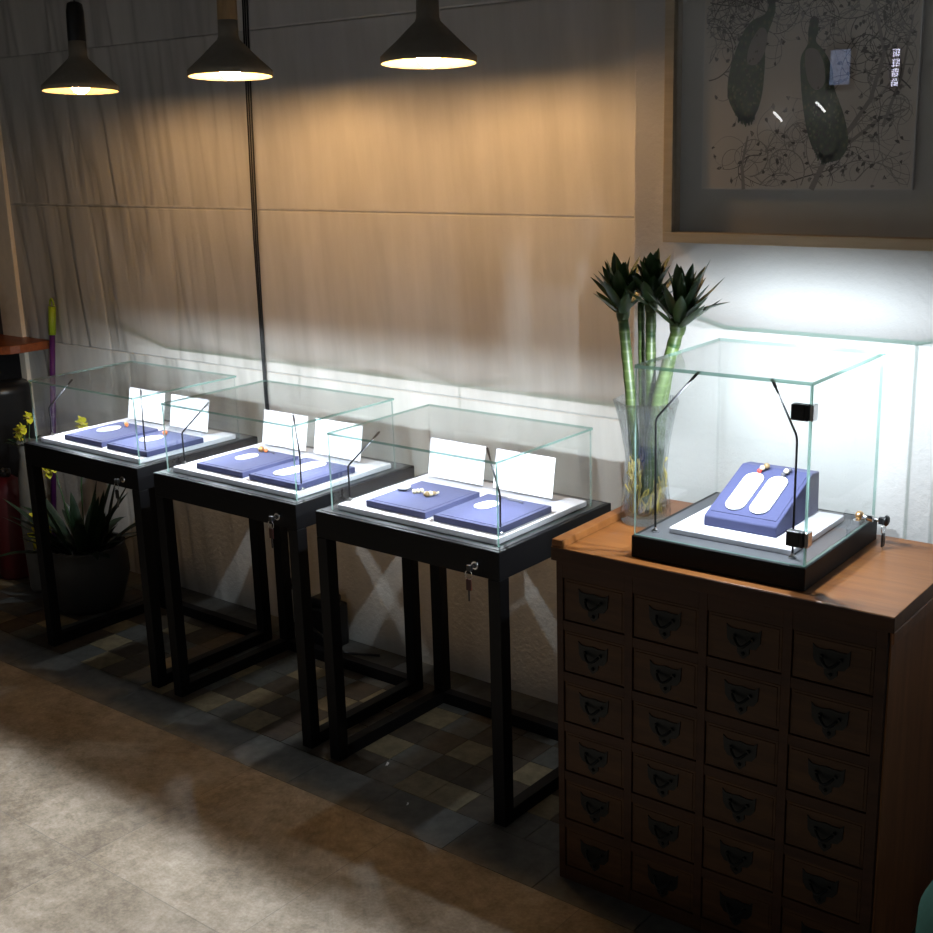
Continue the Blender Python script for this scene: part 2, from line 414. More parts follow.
# ------------------------------------------------------------------ display tables
W, D, H, AP = .677, .538, .80, .08
GX0, GX1, GY0, GY1, GH = .040, .651, .029, .480, .233
def case_panes(root, x0, y0, z0, x1, y1, z1, th=.006, front_door=False, sub=None):
    def pane(a, c, axis, name='glass_panel', rims=True):
        m = MB(); vs = m.box(*a, *c, M['rim'])
        m.bm.normal_update()
        bmesh.ops.recalc_face_normals(m.bm, faces=m.bm.faces[:])
        k = m.mi(M['glass'])
        for f in m.bm.faces:
            if abs(f.normal[axis]) > .9 or not rims: f.material_index = k
        return m.build(name, root)
    pane((x0, y0, z0), (x1, y0+th, z1-th), 1)
    pane((x0, y1-th, z0), (x1, y1, z1-th), 1, rims=False)
    pane((x0, y0+th, z0), (x0+th, y1-th, z1-th), 0, rims=False)
    pane((x1-th, y0+th, z0), (x1, y1-th, z1-th), 0)
    pane((x0-.001, y0-.001, z1-th), (x1+.001, y1+.001, z1+.001), 2, 'glass_lid')
def rod(root, p0, p1, p2, power, tilt=23):
    p0, p1, p2 = Vector(p0), Vector(p1), Vector(p2)
    m = MB(); pts = [p0, p0.lerp(p1, .5)]
    for i in range(7):
        u = i/6; a = p1.lerp(p0, .05); c = p1.lerp(p2, .09)
        pts.append((1-u)**2*a + 2*u*(1-u)*p1 + u*u*c)
    pts.append(p2)
    m.tube(pts, .0026, M['rod'], 8)
    m.lathe([(0, 0), (.009, 0), (.009, .005), (.004, .008), (.003, .012)], M['chrome'], 16, c=p0)
    o = m.build('lamp_rod', root)
    h = MB(); d = (p2-p1).normalized()
    h.tube([p2 - d*.012, p2 + d*.010], .0034, M['rod'], 8)
    h.build('lamp_head', o)
    l = bpy.data.lights.new('led', 'SPOT'); l.energy = power; l.spot_size = math.radians(179); l.spot_blend = .35; l.color = (.84, .92, 1.0); l.shadow_soft_size = .004
    lo = bpy.data.objects.new('led_light', l); COL.objects.link(lo); lo.parent = o
    lo.location = p2 + Vector((0, .006, -.009)); lo.rotation_euler = (math.radians(tilt), 0, 0)
def make_table():
    t = thing('display_table', 'x', 'display case', (0, 0, 0))
    L = .040
    for x in (0, W-L):
        for y in (0, D-L):
            m = MB(); m.box(x, y, 0, x+L, y+L, H-AP, M['black']); m.build('leg', t, bevel=.0015)
    m = MB(); m.box(.0, .0, H-AP, W, D, H, M['black']); o = m.build('tabletop', t, bevel=.002)
    m = MB(); m.box(.012, .012, H, W-.012, D-.012, H+.0012, M['tray']); m.build('inlay', o)
    for x in (0, W-L):
        m = MB(); m.box(x+.002, L, .0, x+L-.002, D-L, L, M['black']); m.build('foot_rail', t, bevel=.0015)
    m = MB(); m.box(L, D-L+.002, 0, W-L, D-.002, L, M['black']); m.build('foot_rail', t, bevel=.0015)
    case_panes(t, GX0, GY0, H+.0012, GX1, GY1, H+GH)
    rod(t, (.062, .085, H+.018), (.061, .085, .925), (.132, .140, 1.018), 9.5)
    rod(t, (.617, .085, H+.018), (.619, .085, .925), (.527, .155, 1.018), 9.5)
    m = MB()
    vv = len(m.bm.verts)
    m.tube([(.60, .0, .752), (.60, -.008, .752)], .011, M['chrome'], 18); m.tube([(.60, -.008, .752), (.60, -.010, .752)], .007, M['blackpl'], 12)
    m.build('lock', t)
    return t
proto = make_table()
OFF = [(0, 0, 0), (-.768, .008, 0), (-1.533, .009, 0)]
labs = ['black display table with a glass jewelry case, nearest to the drawer cabinet', 'black display table with a glass jewelry case, middle of the row of three', 'black display table with a glass jewelry case, farthest left in front of the potted plant']
tabs = []
for i, (x, y, z) in enumerate(OFF):
    o = proto if i == 0 else copy_tree(proto)
    o.location = (x, y, z); o['label'] = labs[i]; o['group'] = 'glass topped display tables'; tabs.append(o)

wh = ['nearest the cabinet', 'in the middle', 'farthest left']
for i, (ox, oy, _) in enumerate(OFF):
    m = MB(); m.box(GX0+.012, GY0+.012, 0, GX1-.012, GY1-.012, .017, M['mat'])
    o = m.build('display_mat', bevel=.003, loc=(ox, oy, H+.0012)); tag(o, 'white woven mat inside the glass case ' + wh[i], 'mat', 'white mats in the glass cases')

# blue pads
ZP = H + .0186
def pad(x, y, w, d, label):
    m = MB(); m.box(0, 0, 0, w, d, .019, M['blue'])
    m.box(.012, .012, .018, w-.012, d-.012, .0205, M['blue'])
    o = m.build('jewelry_pad', bevel=.004, loc=(x, y, ZP)); tag(o, label, 'jewelry pad', 'blue jewelry pads')
side = ['left', 'right']
pads = {}
for i, (ox, oy, _) in enumerate(OFF):
    for k, x0 in enumerate((.140, .396)):
        what = {(0, 0): 'with three small pendants in a row', (0, 1): 'with one white tag and a dark shadow strip', (1, 0): 'with a white oval and a copper bead',
                (1, 1): 'with a long white slot', (2, 0): 'with a white oval and gold bead', (2, 1): 'with a white oval and amber bead'}[(i, k)]
        pad(ox+x0+(.022 if i == 2 else 0), oy+.07, .226, .246, 'blue jewelry pad %s, case %s' % (what, wh[i]))
ZT = ZP + .0207
def capsule(m, w, l, h, mat, n=10, c=(0, 0)):
    pts = []
    for k in range(n+1):
        a = PI*k/n; pts.append((c[0]+w*math.cos(a), c[1]+(l-w)+w*math.sin(a)))
    for k in range(n+1):
        a = PI+PI*k/n; pts.append((c[0]+w*math.cos(a), c[1]-(l-w)+w*math.sin(a)))
    return m.prism(pts, 'z', 0, h, mat)
def ellipse(m, a, c, h, mat, n=28): return m.prism([(a*math.cos(2*PI*k/n), c*math.sin(2*PI*k/n)) for k in range(n)], 'z', 0, h, mat)
# right-hand case, left pad: three little pieces
m = MB(); m.sphere((0, 0, .010), 1, M['pearl'], (.022, .022, .009), 24, 12); m.tube([(.0, .020, .010), (.004, .026, .006)], .002, M['gold'], 6)
tag(m.build('pendant', loc=(.166, .206, ZT)), 'round white pendant, left piece of three on one blue pad', 'jewelry', 'pieces on the pads')
m = MB()
for k in range(3): m.sphere((-.007+.007*k, -.009+.009*k, .007), .0085, M['cream'], (.8, .8, .8), 10, 8)
tag(m.build('bead_charm', loc=(.226, .202, ZT)), 'cream beaded charm, middle piece of three on one blue pad', 'jewelry', 'pieces on the pads')
m = MB()
for k in range(3): m.sphere((-.006+.006*k, -.010+.009*k, .008), .0105 - .0012*k, M['brownbead'] if k % 2 == 0 else M['cream'], (1, 1, .8), 10, 8)
m.tube([(.008, .012, .006), (.013, .022, .009)], .003, M['cream'], 6)
tag(m.build('leaf_charm', loc=(.276, .200, ZT)), 'brown and cream charm, right piece of three on one blue pad', 'jewelry', 'pieces on the pads')
# right-hand case, right pad
m = MB(); capsule(m, .026, .040, .004, M['pearl']); tag(m.build('white_tag', bevel=.001, loc=(.47, .215, ZT), rz=-.15), 'white rounded tag on the blue pad nearest the drawer cabinet', 'jewelry', 'pieces on the pads')
m = MB(); m.tube([(-.05, 0, .003), (-.025, .006, .003), (0, .0, .003), (.025, .006, .003), (.05, .003, .003)], .003, M['bead_and_shadow'], 6)  # dark strip modelled in place of the shadow behind the tag
tag(m.build('cord', loc=(.495, .29, ZT), rz=-.2), 'dark strip as the shadow behind the white tag, pad nearest the drawer cabinet', 'jewelry')
# middle case
m = MB(); capsule(m, .023, .042, .004, M['pearl']); tag(m.build('white_tag', bevel=.001, loc=(-.535, .215, ZT), rz=-.12), 'white oval tag on the left pad of the middle case', 'jewelry', 'pieces on the pads')
m = MB(); m.sphere((0, 0, .010), .010, M['gold'], (1, 1, 1), 14, 10); m.sphere((.016, .006, .007), .007, M['amber']); m.tube([(.02, .01, .004), (.045, .012, .004), (.06, .0, .004)], .0025, M['bead_and_shadow'], 6)  # the grey tube stands in for the shadow beside the bead
tag(m.build('copper_bead', loc=(-.545, .288, ZT)), 'copper bead and dark shadow strip behind the white oval, left pad of the middle case', 'jewelry', 'pieces on the pads')
m = MB(); capsule(m, .032, .098, .004, M['pearl']); tag(m.build('white_tag', bevel=.001, loc=(-.272, .205, ZT), rz=-.1), 'long white rounded tag on the right pad of the middle case', 'jewelry', 'pieces on the pads')
# left case
m = MB(); ellipse(m, .030, .048, .004, M['pearl']); tag(m.build('white_tag', bevel=.001, loc=(-1.290, .215, ZT), rz=-.1), 'white oval tag on the left pad of the farthest case', 'jewelry', 'pieces on the pads')
m = MB(); m.sphere((0, 0, .008), .008, M['gold'], u=12, v=8); m.sphere((.013, -.008, .006), .006, M['amber'], u=10, v=8); tag(m.build('gold_bead', loc=(-1.278, .284, ZT)), 'gold bead behind the white oval, left pad of the farthest case', 'jewelry', 'pieces on the pads')
m = MB(); ellipse(m, .030, .046, .004, M['pearl']); tag(m.build('white_tag', bevel=.001, loc=(-1.028, .205, ZT), rz=-.1), 'white oval tag on the right pad of the farthest case', 'jewelry', 'pieces on the pads')
m = MB(); m.sphere((0, 0, .008), .009, M['amber'], u=12, v=8); m.tube([(-.03, .012, .004), (-.01, .004, .005)], .003, M['gold'], 6); tag(m.build('amber_bead', loc=(-1.035, .272, ZT)), 'amber bead behind the white oval, right pad of the farthest case', 'jewelry', 'pieces on the pads')

# cards in acrylic stands
for i, (ox, oy, _) in enumerate(OFF):
    for k, x0 in enumerate((.098, .352)):
        t = thing('card_stand', ('white card with faint grey writing' if (i, k) == (0, 0) else 'blank white card') + ' in clear stand, %s in case %s' % (side[k], wh[i]), 'card stand', (ox+x0, oy+.395, ZP-.001), group='white cards at the back of the cases')
        w = .214
        rot = Matrix.Rotation(math.radians(-10), 3, 'X')
        m = MB(); m.box(0, 0, .012, w, .0015, .130, M['white'], rot=rot, piv=(0, 0, 0))
        if (i, k) == (0, 0):
            for q in range(6):
                hgt = [.03, .022, .034, .036, .034, .026][q]; xq = .078 + q*.0095
                zz = .122
                while zz > .122-hgt:
                    m.box(xq, -.0008, zz-.0026, xq+.0045, 0, zz, M['grey_ink'], rot=rot, piv=(0, 0, 0)); zz -= .0042
            m.tube([(.012+.007*math.cos(a*.9)+.004, -.0006, .112+.008*math.sin(a*.9)) for a in range(8)], .0006, M['grey_ink'], 4)
        m.build('card', t)
        m = MB(); m.box(0, -.003, .003, w, -.001, .132, M['acrylic'], rot=rot, piv=(0, 0, 0)); m.box(0, -.045, .0, w, .0, .003, M['acrylic']); m.build('acrylic_stand', t)

# keys
def keyset(x, y, z, label, tagm, rz=0):
    t = thing('key_bunch', label, 'keys', (x, y, z), rz, 'key bunches hanging in the locks')
    m = MB(); m.tube([(0, 0, 0), (0, -.014, 0)], .004, M['chrome'], 8); m.box(-.006, -.026, -.008, .006, -.013, .008, M['blackpl']); m.build('key', t, bevel=.001)
    m = MB(); m.tube([(.012*math.sin(2*PI*k/16), -.024, -.018+.012*math.cos(2*PI*k/16)) for k in range(17)], .0011, M['chrome'], 6, cap=False); m.build('ring', t)
    m = MB(); m.box(-.009, -.027, -.062, .009, -.022, -.030, tagm); m.build('key_tag', t, bevel=.003)
    m = MB(); m.box(-.003, -.0255, -.092, .003, -.0235, -.060, M['chrome' if tagm is M['blackpl'] else 'tray']); m.build('key_blade', t, bevel=.0006)
    return t
for i, (ox, oy, _) in enumerate(OFF):
    keyset(ox+.60, oy-.009, .752, 'key bunch hanging in the lock of the display table ' + wh[i], M['blackpl'] if i == 2 else M['darkred'])

# ------------------------------------------------------------------ drawer cabinet
CX, CY, CA = .916, -.106, .019
def CL(x, y, z=0): return (CX + math.cos(CA)*x - math.sin(CA)*y, CY + math.sin(CA)*x + math.cos(CA)*y, z)
CW, CD, CH = .825, .49, .894
cab = thing('drawer_cabinet', 'brown wooden apothecary cabinet of twenty four small drawers, under the tall glass case', 'cabinet', (CX, CY, 0), CA)
m = MB()
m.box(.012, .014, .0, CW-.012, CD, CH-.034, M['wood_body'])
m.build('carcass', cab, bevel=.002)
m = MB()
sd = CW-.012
m.box(sd, .016, .0, sd+.004, CD-.002, CH-.036, M['wood_lit_side']); m.build('side_panel', cab, bevel=.001)
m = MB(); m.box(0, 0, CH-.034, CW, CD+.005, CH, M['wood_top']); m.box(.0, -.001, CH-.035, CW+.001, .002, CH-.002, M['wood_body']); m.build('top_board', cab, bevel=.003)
m = MB(); m.prism([(0, CH), (.034, CH), (.030, CH+.017), (.002, CH+.018)], 'y', 0.002, .345, M['wood_top']); m.build('raised_rim', cab, bevel=.002)
m = MB(); m.box(CW-.004, .0, CH-.06, CW+.002, CD, CH-.034, M['wood_lit_side']); m.build('moulding', cab, bevel=.002)
# face frame
xs = [(.030, .201), (.222, .392), (.412, .590), (.611, .790)]
zs = [(.818-.134*k-.109, .818-.134*k) for k in range(6)]
m = MB(); fy0, fy1 = .004, .0145
edges = [.012, xs[0][0], xs[0][1], xs[1][0], xs[1][1], xs[2][0], xs[2][1], xs[3][0], xs[3][1], CW-.012]
for k in range(0, 10, 2): m.box(edges[k], fy0, 0, edges[k+1], fy1, CH-.034, M['wood_body'])
zr = [0] + [v for z in zs[::-1] for v in z] + [CH-.034]
for (xa, xb) in xs:
    for k in range(0, len(zr), 2): m.box(xa, fy0+.0006, zr[k], xb, fy1, zr[k+1], M['wood_body'])
m.build('face_frame', cab, bevel=.0008)
def make_handle(parent, cx, cz, fy):
    m = MB(); w, h = .041, .029
    P = [(-w, h), (-w*.8, h*.74), (-w*.4, h*.70), (0, h*.80), (w*.4, h*.70), (w*.8, h*.74), (w, h), (w*.95, -h*.15), (w*.72, -h*.62), (w*.36, -h*.72),
         (w*.34, -h*1.15), (w*.14, -h*1.45), (0, -h*1.6), (-w*.14, -h*1.45), (-w*.34, -h*1.15), (-w*.36, -h*.72), (-w*.72, -h*.62), (-w*.95, -h*.15)]
    m.prism([(cx+a, cz+c) for a, c in P], 'y', fy-.0025, fy, M['iron'])
    m.tube([(cx-.021+.042*k/8, fy-.006-.013*math.sin(PI*k/8), cz+.004-.016*math.sin(PI*k/8)) for k in range(9)], [.0028]+[.0034]*7+[.0028], M['iron'], 8)
    for s_ in (-1, 1): m.tube([(cx+s_*.021, fy, cz+.004), (cx+s_*.021, fy-.009, cz+.004)], .0045, M['iron'], 10)
    m.sphere((cx, fy-.004, cz-.033), .0045, M['iron'], u=10, v=8)
    return m.build('handle', parent)
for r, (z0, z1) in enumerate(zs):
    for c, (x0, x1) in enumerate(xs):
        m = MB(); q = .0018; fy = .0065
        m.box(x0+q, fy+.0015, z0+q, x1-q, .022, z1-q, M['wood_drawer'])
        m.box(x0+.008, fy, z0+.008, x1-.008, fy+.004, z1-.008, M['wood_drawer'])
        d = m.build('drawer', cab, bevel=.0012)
        make_handle(d, (x0+x1)/2+R.uniform(-.003, .003), (z0+z1)/2+.006, fy)

# ------------------------------------------------------------------ tall glass case on the cabinet
bx, by, bw, bd, bh, bG = .199, .037, .421, .424, .052, .397
t = thing('glass_display_case', 'tall clear glass display case on a black base, standing on the drawer cabinet', 'display case', CL(bx, by, CH), CA)
m = MB(); m.box(0, 0, 0, bw, bd, bh, M['black']); base = m.build('base', t, bevel=.002)
m = MB(); m.box(.012, .012, bh, bw-.012, bd-.012, bh+.0012, plain('dark_grey_inlay', (.055, .058, .065), .4)); m.build('inlay', base)
case_panes(t, .004, .006, bh+.0012, bw-.004, bd-.004, bh+bG, .007)
rod(t, (.036, .048, bh+.0012), (.034, .048, .322), (.118, .075, .425), 15, 33)
rod(t, (.372, .046, bh+.0012), (.372, .046, .322), (.300, .080, .425), 15, 33)
for z in (.112, .385):
    m = MB(); m.box(bw-.046, -.001, z-.017, bw-.016, .018, z+.017, M['blackpl']); m.box(bw-.008, .004, z-.017, bw+.001, .030, z+.017, M['chrome']); m.box(bw-.016, -.001, z-.017, bw-.008, .018, z+.017, M['blackpl'])
    m.build('hinge', t, bevel=.002)
m = MB(); m.box(bw-.030, bd-.085, bh+.0014, bw-.014, bd-.045, bh+.012, M['chrome']); m.tube([(bw-.022, bd-.066, bh+.018), (bw+.012, bd-.066, bh+.018)], .008, M['chrome'], 14); m.sphere((bw-.02, bd-.066, bh+.020), .011, M['gold'], u=12, v=8)
m.build('lock', t)
kb = keyset(*CL(bx+bw+.013, by+bd-.066, CH+bh+.016), 'black headed keys hanging from the side lock of the tall glass case', M['blackpl'], CA+PI/2)
m = MB(); m.sphere((0, -.030, .002), .014, M['blackpl'], (1, .5, .9)); m.build('key_head', kb)

m = MB(); m.box(0, 0, 0, .30, .30, .014, M['mat'])
tag(m.build('display_mat', bevel=.003, loc=CL(bx+.066, by+.057, CH+bh+.0013), rz=CA), 'thick white ribbed mat inside the tall glass case', 'mat')
mz = CH+bh+.0155
t = thing('jewelry_stand', 'blue velvet wedge shaped jewelry stand inside the tall glass case', 'jewelry stand', CL(bx+.114, by+.112, mz), CA)
m = MB(); m.prism([(0, 0), (0, .024), (.012, .030), (.195, .104), (.235, .100), (.240, 0)], 'x', .012, .190, M['blue']); w = m.build('body', t, bevel=.003)
sl = math.atan2(.074, .183)
rotX = Matrix.Rotation(sl, 4, 'X')
def onslope(o, x, s, lift=.0008):
    o.parent = None
    base_ = Matrix.Translation(CL(bx+.114, by+.112, mz)) @ Matrix.Rotation(CA, 4, 'Z')
    o.matrix_world = base_ @ Matrix.Translation((x, .012, .030)) @ rotX @ Matrix.Translation((0, s, lift))
m = MB(); m.box(.020, .006, 0, .182, .188, .0016, M['blue']); o = m.build('top_pad', bevel=.001); onslope(o, 0, 0, -.0002); mw = o.matrix_world.copy(); o.parent = t
o.matrix_parent_inverse = (Matrix.Translation(t.location) @ Matrix.Rotation(CA, 4, 'Z')).inverted()
for (x, lb, bead) in ((.068, 'left', 'red'), (.128, 'right', 'bead_and_shadow')):
    m = MB(); capsule(m, .024, .073, .004, M['pearl']); o = m.build('white_tag', bevel=.001); onslope(o, x, .090, .0018)
    tag(o, 'long white rounded tag, %s of the pair on the blue wedge stand' % lb, 'jewelry', 'pieces on the wedge stand')
    m = MB(); m.sphere((0, 0, .007), .006, M[bead], u=12, v=8); m.sphere((.003, .011, .009), .0065, M['cream'], u=12, v=8)
    if lb == 'left': m.sphere((.010, .020, .009), .0075, M['brownbead'], u=12, v=8)
    else: m.sphere((.008, .020, .007), .005, M['bead_and_shadow'], u=12, v=8)
    o = m.build('bead_drop', bevel=0); onslope(o, x+.004, .166, .0018)
    tag(o, ('red, cream and brown' if lb == 'left' else 'small grey') + ' beads above the %s white tag on the wedge stand' % lb, 'jewelry', 'pieces on the wedge stand')

# ------------------------------------------------------------------ vase with lucky bamboo
vx, vy = 1.0, .19
m = MB()
prof = [(0, 0), (.058, 0), (.063, .008), (.063, .03), (.058, .08), (.052, .13), (.054, .18), (.062, .24), (.074, .295), (.080, .312), (.076, .312), (.070, .293), (.058, .24), (.048, .18), (.0455, .13), (.050, .08), (.055, .035), (.052, .018), (0, .016)]
m.lathe(prof, M['glass'], 48)
for v in m.bm.verts:      # swirled flutes in the upper half
    r = math.hypot(v.co.x, v.co.y)
    if r > 1e-4 and v.co.z > .1:
        a = math.atan2(v.co.y, v.co.x); k = 1 + .045*math.sin(7*a + v.co.z*22)*min(1, (v.co.z-.1)/.1); v.co.x *= k; v.co.y *= k
tg = NT('cut_glass')
g1 = tg.n('ShaderNodeBsdfTransparent'); g1.inputs[0].default_value = (.93, .95, .95, 1)
g2 = tg.n('ShaderNodeBsdfGlossy'); g2.inputs['Roughness'].default_value = .04
lw = tg.n('ShaderNodeLayerWeight'); lw.inputs[0].default_value = .35
wv = tg.n('ShaderNodeTexWave'); wv.inputs['Scale'].default_value = 9; wv.inputs['Distortion'].default_value = 3; tg.l(tg.coords((6, 6, 1.2)), wv.inputs[0])
bp = tg.n('ShaderNodeBump'); bp.inputs['Strength'].default_value = .6; bp.inputs['Distance'].default_value = .006; tg.l(wv.outputs[1], bp.inputs['Height']); tg.l(bp.outputs[0], g2.inputs['Normal']); tg.l(bp.outputs[0], lw.inputs['Normal'])
mx = tg.n('ShaderNodeMixShader'); tg.l(tg.math('MULTIPLY', lw.outputs[0], .5), mx.inputs[0]); tg.l(g1.outputs[0], mx.inputs[1]); tg.l(g2.outputs[0], mx.inputs[2]); tg.l(mx.outputs[0], tg.out.inputs[0])
m.mats[0] = tg.m
vase = m.build('vase', loc=(vx, vy, CH+.0005)); tag(vase, 'clear fluted glass vase of water standing on the cabinet beside the tall case', 'vase')
m = MB(); m.lathe([(0, .017), (.050, .019), (.053, .035), (.0485, .08), (.0445, .125), (0, .126)], glass_sheet('yellow_water', (.95, .94, .75), 1.33), 32); m.build('water', vase)
m = MB()
for k in range(170):
    a = R.uniform(0, 2*PI); r0 = R.uniform(.01, .042); z = R.uniform(.022, .04); pts = []
    top = R.uniform(.05, .17)
    for q in range(5):
        u = q/4; rr = min(.043, r0 + R.uniform(-.008, .008)); pts.append((rr*math.cos(a+u*R.uniform(-.6, .6)), rr*math.sin(a+u*.4), z + u*top*.8))
    m.tube(pts, R.uniform(.0016, .0034), M['root'], 5)
tag(m.build('roots', vase), None, None, kind='stuff')
def leafm(m, base, d, L, wd, mat, bend=.25):
    d = Vector(d).normalized(); base = Vector(base); k = m.mi(mat)
    s = d.cross(Vector((0, 0, 1)))
    if s.length < .05: s = Vector((1, 0, 0))
    s.normalize(); n = s.cross(d); rows = []
    for q in range(8):
        u = q/7; ww = wd * (math.sin(PI*min(1, u*.86+.14))**.8) * (1 if u < .999 else 0)
        p = base + d*L*u - Vector((0, 0, 1))*bend*L*u*u*(1-abs(d.z)*.6) + n*.0
        rows.append([m.bm.verts.new(p - s*ww + n*ww*.35), m.bm.verts.new(p), m.bm.verts.new(p + s*ww + n*ww*.35)])
    for q in range(7):
        for j in (0, 1):
            f = m.bm.faces.new((rows[q][j], rows[q][j+1], rows[q+1][j+1], rows[q+1][j])); f.material_index = k; f.smooth = True
def bamboo(label, pts, r, head=None, seed=0, extra=None):
    # local coords about the foot of the stem
    p0 = Vector(pts[0]); t = thing('lucky_bamboo', label, 'plant', p0, group='bamboo stems in the vase')
    L = [Vector(p)-p0 for p in pts]; m = MB(); fine = []
    for i in range(len(L)-1):
        n = 10
        for q in range(n): fine.append(L[i].lerp(L[i+1], q/n))
    fine.append(L[-1])
    rad = [r*(1+(.07 if i % 3 == 0 else 0)) for i in range(len(fine))]
    m.tube(fine, rad, M['stem'], 14); m.build('stem', t)
    if head:
        rr = random.Random(seed); m = MB(); top = L[-1]; ax = (L[-1]-L[-2]).normalized()
        N = 28
        for k in range(N):
            a = k*2.4 + seed; lvl = k/N; tilt = .95*(1-lvl)**.9+.10
            side_ = Vector((math.cos(a), math.sin(a), 0)); d = (ax*.6+Vector((0, 0, .4)))*math.cos(tilt) + side_*math.sin(tilt)
            leafm(m, top + ax*(.002+.060*lvl) + side_*r*.7, d, head*rr.uniform(.55, .85)*(1-.15*lvl), rr.uniform(.012, .018), M['leaf'], -.18*(1-lvl))
        for a, tl, LL in (extra or []):
            d = Vector((math.cos(a)*math.sin(tl), math.sin(a)*math.sin(tl), math.cos(tl))); leafm(m, top+ax*.03, d, LL, .016, M['leaf'], .05)
        m.build('leaves', t)
        m = MB(); m.lathe([(r*1.0, -.012), (r*1.25, .0), (r*1.35, .02), (r*.8, .045), (0, .05)], M['stem'], 12, c=top); m.build('leaf_sheath', t)
zb = CH+.02
bamboo('green bamboo stem with a leafy crown, leftmost in the glass vase', [(.982, .185, zb), (.953, .19, 1.22), (.925, .20, 1.405)], .0130, .145, 3)
bamboo('bare bamboo stem right behind the leftmost one in the vase', [(.984, .208, zb), (.972, .215, 1.22), (.963, .222, 1.44)], .0085)
bamboo('upright bamboo stem with a leafy crown, middle of the vase', [(1.005, .197, zb), (1.005, .20, 1.22), (1.000, .207, 1.43)], .0125, .125, 8)
bamboo('bamboo stem leaning right with the widest leafy crown, in the vase', [(1.004, .172, zb), (1.040, .18, 1.22), (1.084, .19, 1.385)], .0155, .17, 12, [(.3, 1.2, .125)])
bamboo('short bamboo stem pressed against the rightmost stem in the vase', [(1.020, .20, zb), (1.040, .205, 1.20), (1.068, .212, 1.385)], .010)

# ------------------------------------------------------------------ framed picture
FX0, FX1, FZ0, FZ1 = .906, 1.66, 1.567, 2.48
pic = thing('framed_picture', 'deep pale wood frame with a grey picture of peacocks among curling branches, on the wall', 'picture', (FX0, PY, FZ0))
fw, fh, fd = FX1-FX0, FZ1-FZ0, .05
m = MB(); e = .026
m.box(0, -fd, 0, fw, 0, e, M['frame']); m.box(0, -fd, fh-e, fw, 0, fh, M['frame']); m.box(0, -fd, e, e, 0, fh-e, M['frame']); m.box(fw-e, -fd, e, fw, 0, fh-e, M['frame'])
m.build('frame', pic, bevel=.001)
m = MB(); m.box(e, -.008, e, fw-e, -.002, fh-e, M['artback']); m.build('mount_board', pic)
m = MB(); m.box(e, -.040, e, fw-e, -.037, fh-e, glass_sheet('picture_glass', (.95, .95, .95), 1.75)); m.build('glass', pic)
# print panel, image-plane coords (0..1 across, up from bottom)
ax0, ax1, az0, az1 = 1.0-FX0, 1.531-FX0, 1.699-FZ0, 2.38-FZ0
m = MB()
m.box(ax0, -.024, az0, ax1, -.012, az1, M['silver']); m.box(ax0+.002, -.0245, az0+.002, ax1-.002, -.0235, az1-.002, M['artprint'])
Y0 = -.0247
wA = ax1-ax0
def rib(pts, ws, mat, y=Y0):
    k = m.mi(mat); pv = None
    for i, (x, z) in enumerate(pts):
        a = pts[max(0, i-1)]; c = pts[min(len(pts)-1, i+1)]; dx, dz = c[0]-a[0], c[1]-a[1]; l = math.hypot(dx, dz) or 1
        w_ = ws[i] if isinstance(ws, list) else ws
        q = (m.bm.verts.new((x-dz/l*w_, y, z+dx/l*w_)), m.bm.verts.new((x+dz/l*w_, y, z-dx/l*w_)))
        if pv: f = m.bm.faces.new((pv[0], pv[1], q[1], q[0])); f.material_index = k
        pv = q
def blob(pts, mat, y=Y0-.0004):
    f = m.bm.faces.new([m.bm.verts.new((x, y, z)) for x, z in pts]); f.material_index = m.mi(mat)
def px(u, v): # u 0..1 across, v metres up
    return (ax0 + u*wA, az0 + v)
def inside(x, z): return ax0+.006 < x < ax1-.006 and az0+.004 < z < az1-.006
def vine(x, z, a, L, curl, w, mat, depth=0):
    pts = []; n = int(L/.006); k = curl
    for i in range(n):
        if not inside(x, z): break
        pts.append((x, z)); x += .006*math.cos(a); z += .006*math.sin(a); a += k; k += R.uniform(-.035, .035) + (curl*.05)
        if depth < 2 and R.random() < .13: vine(x, z, a + R.choice((-1, 1))*R.uniform(.6, 1.2), R.uniform(.05, .12), R.uniform(-.22, .22), w*.7, mat, depth+1)
    if len(pts) > 2:
        rib(pts, [w*(1-.6*i/len(pts)) for i in range(len(pts))], mat, Y0 - R.uniform(0, .0002))
        if depth and inside(x, z) and R.random() < .8:
            for q in range(R.choice((2, 3))):
                aa = R.uniform(0, 2*PI); s_ = R.uniform(.003, .0055)
                pp = [(x+s_*math.cos(aa+bb)*cc, z+s_*math.sin(aa+bb)*cc) for bb, cc in ((0, 1.8), (.9, .9), (2, .8), (3.14, .6), (4.2, .8), (5.4, .9))]
                if all(inside(*p_) for p_ in pp): blob(pp, R.choice((M['ink'], M['ink2'])), Y0-.0003-R.uniform(0, .0001))
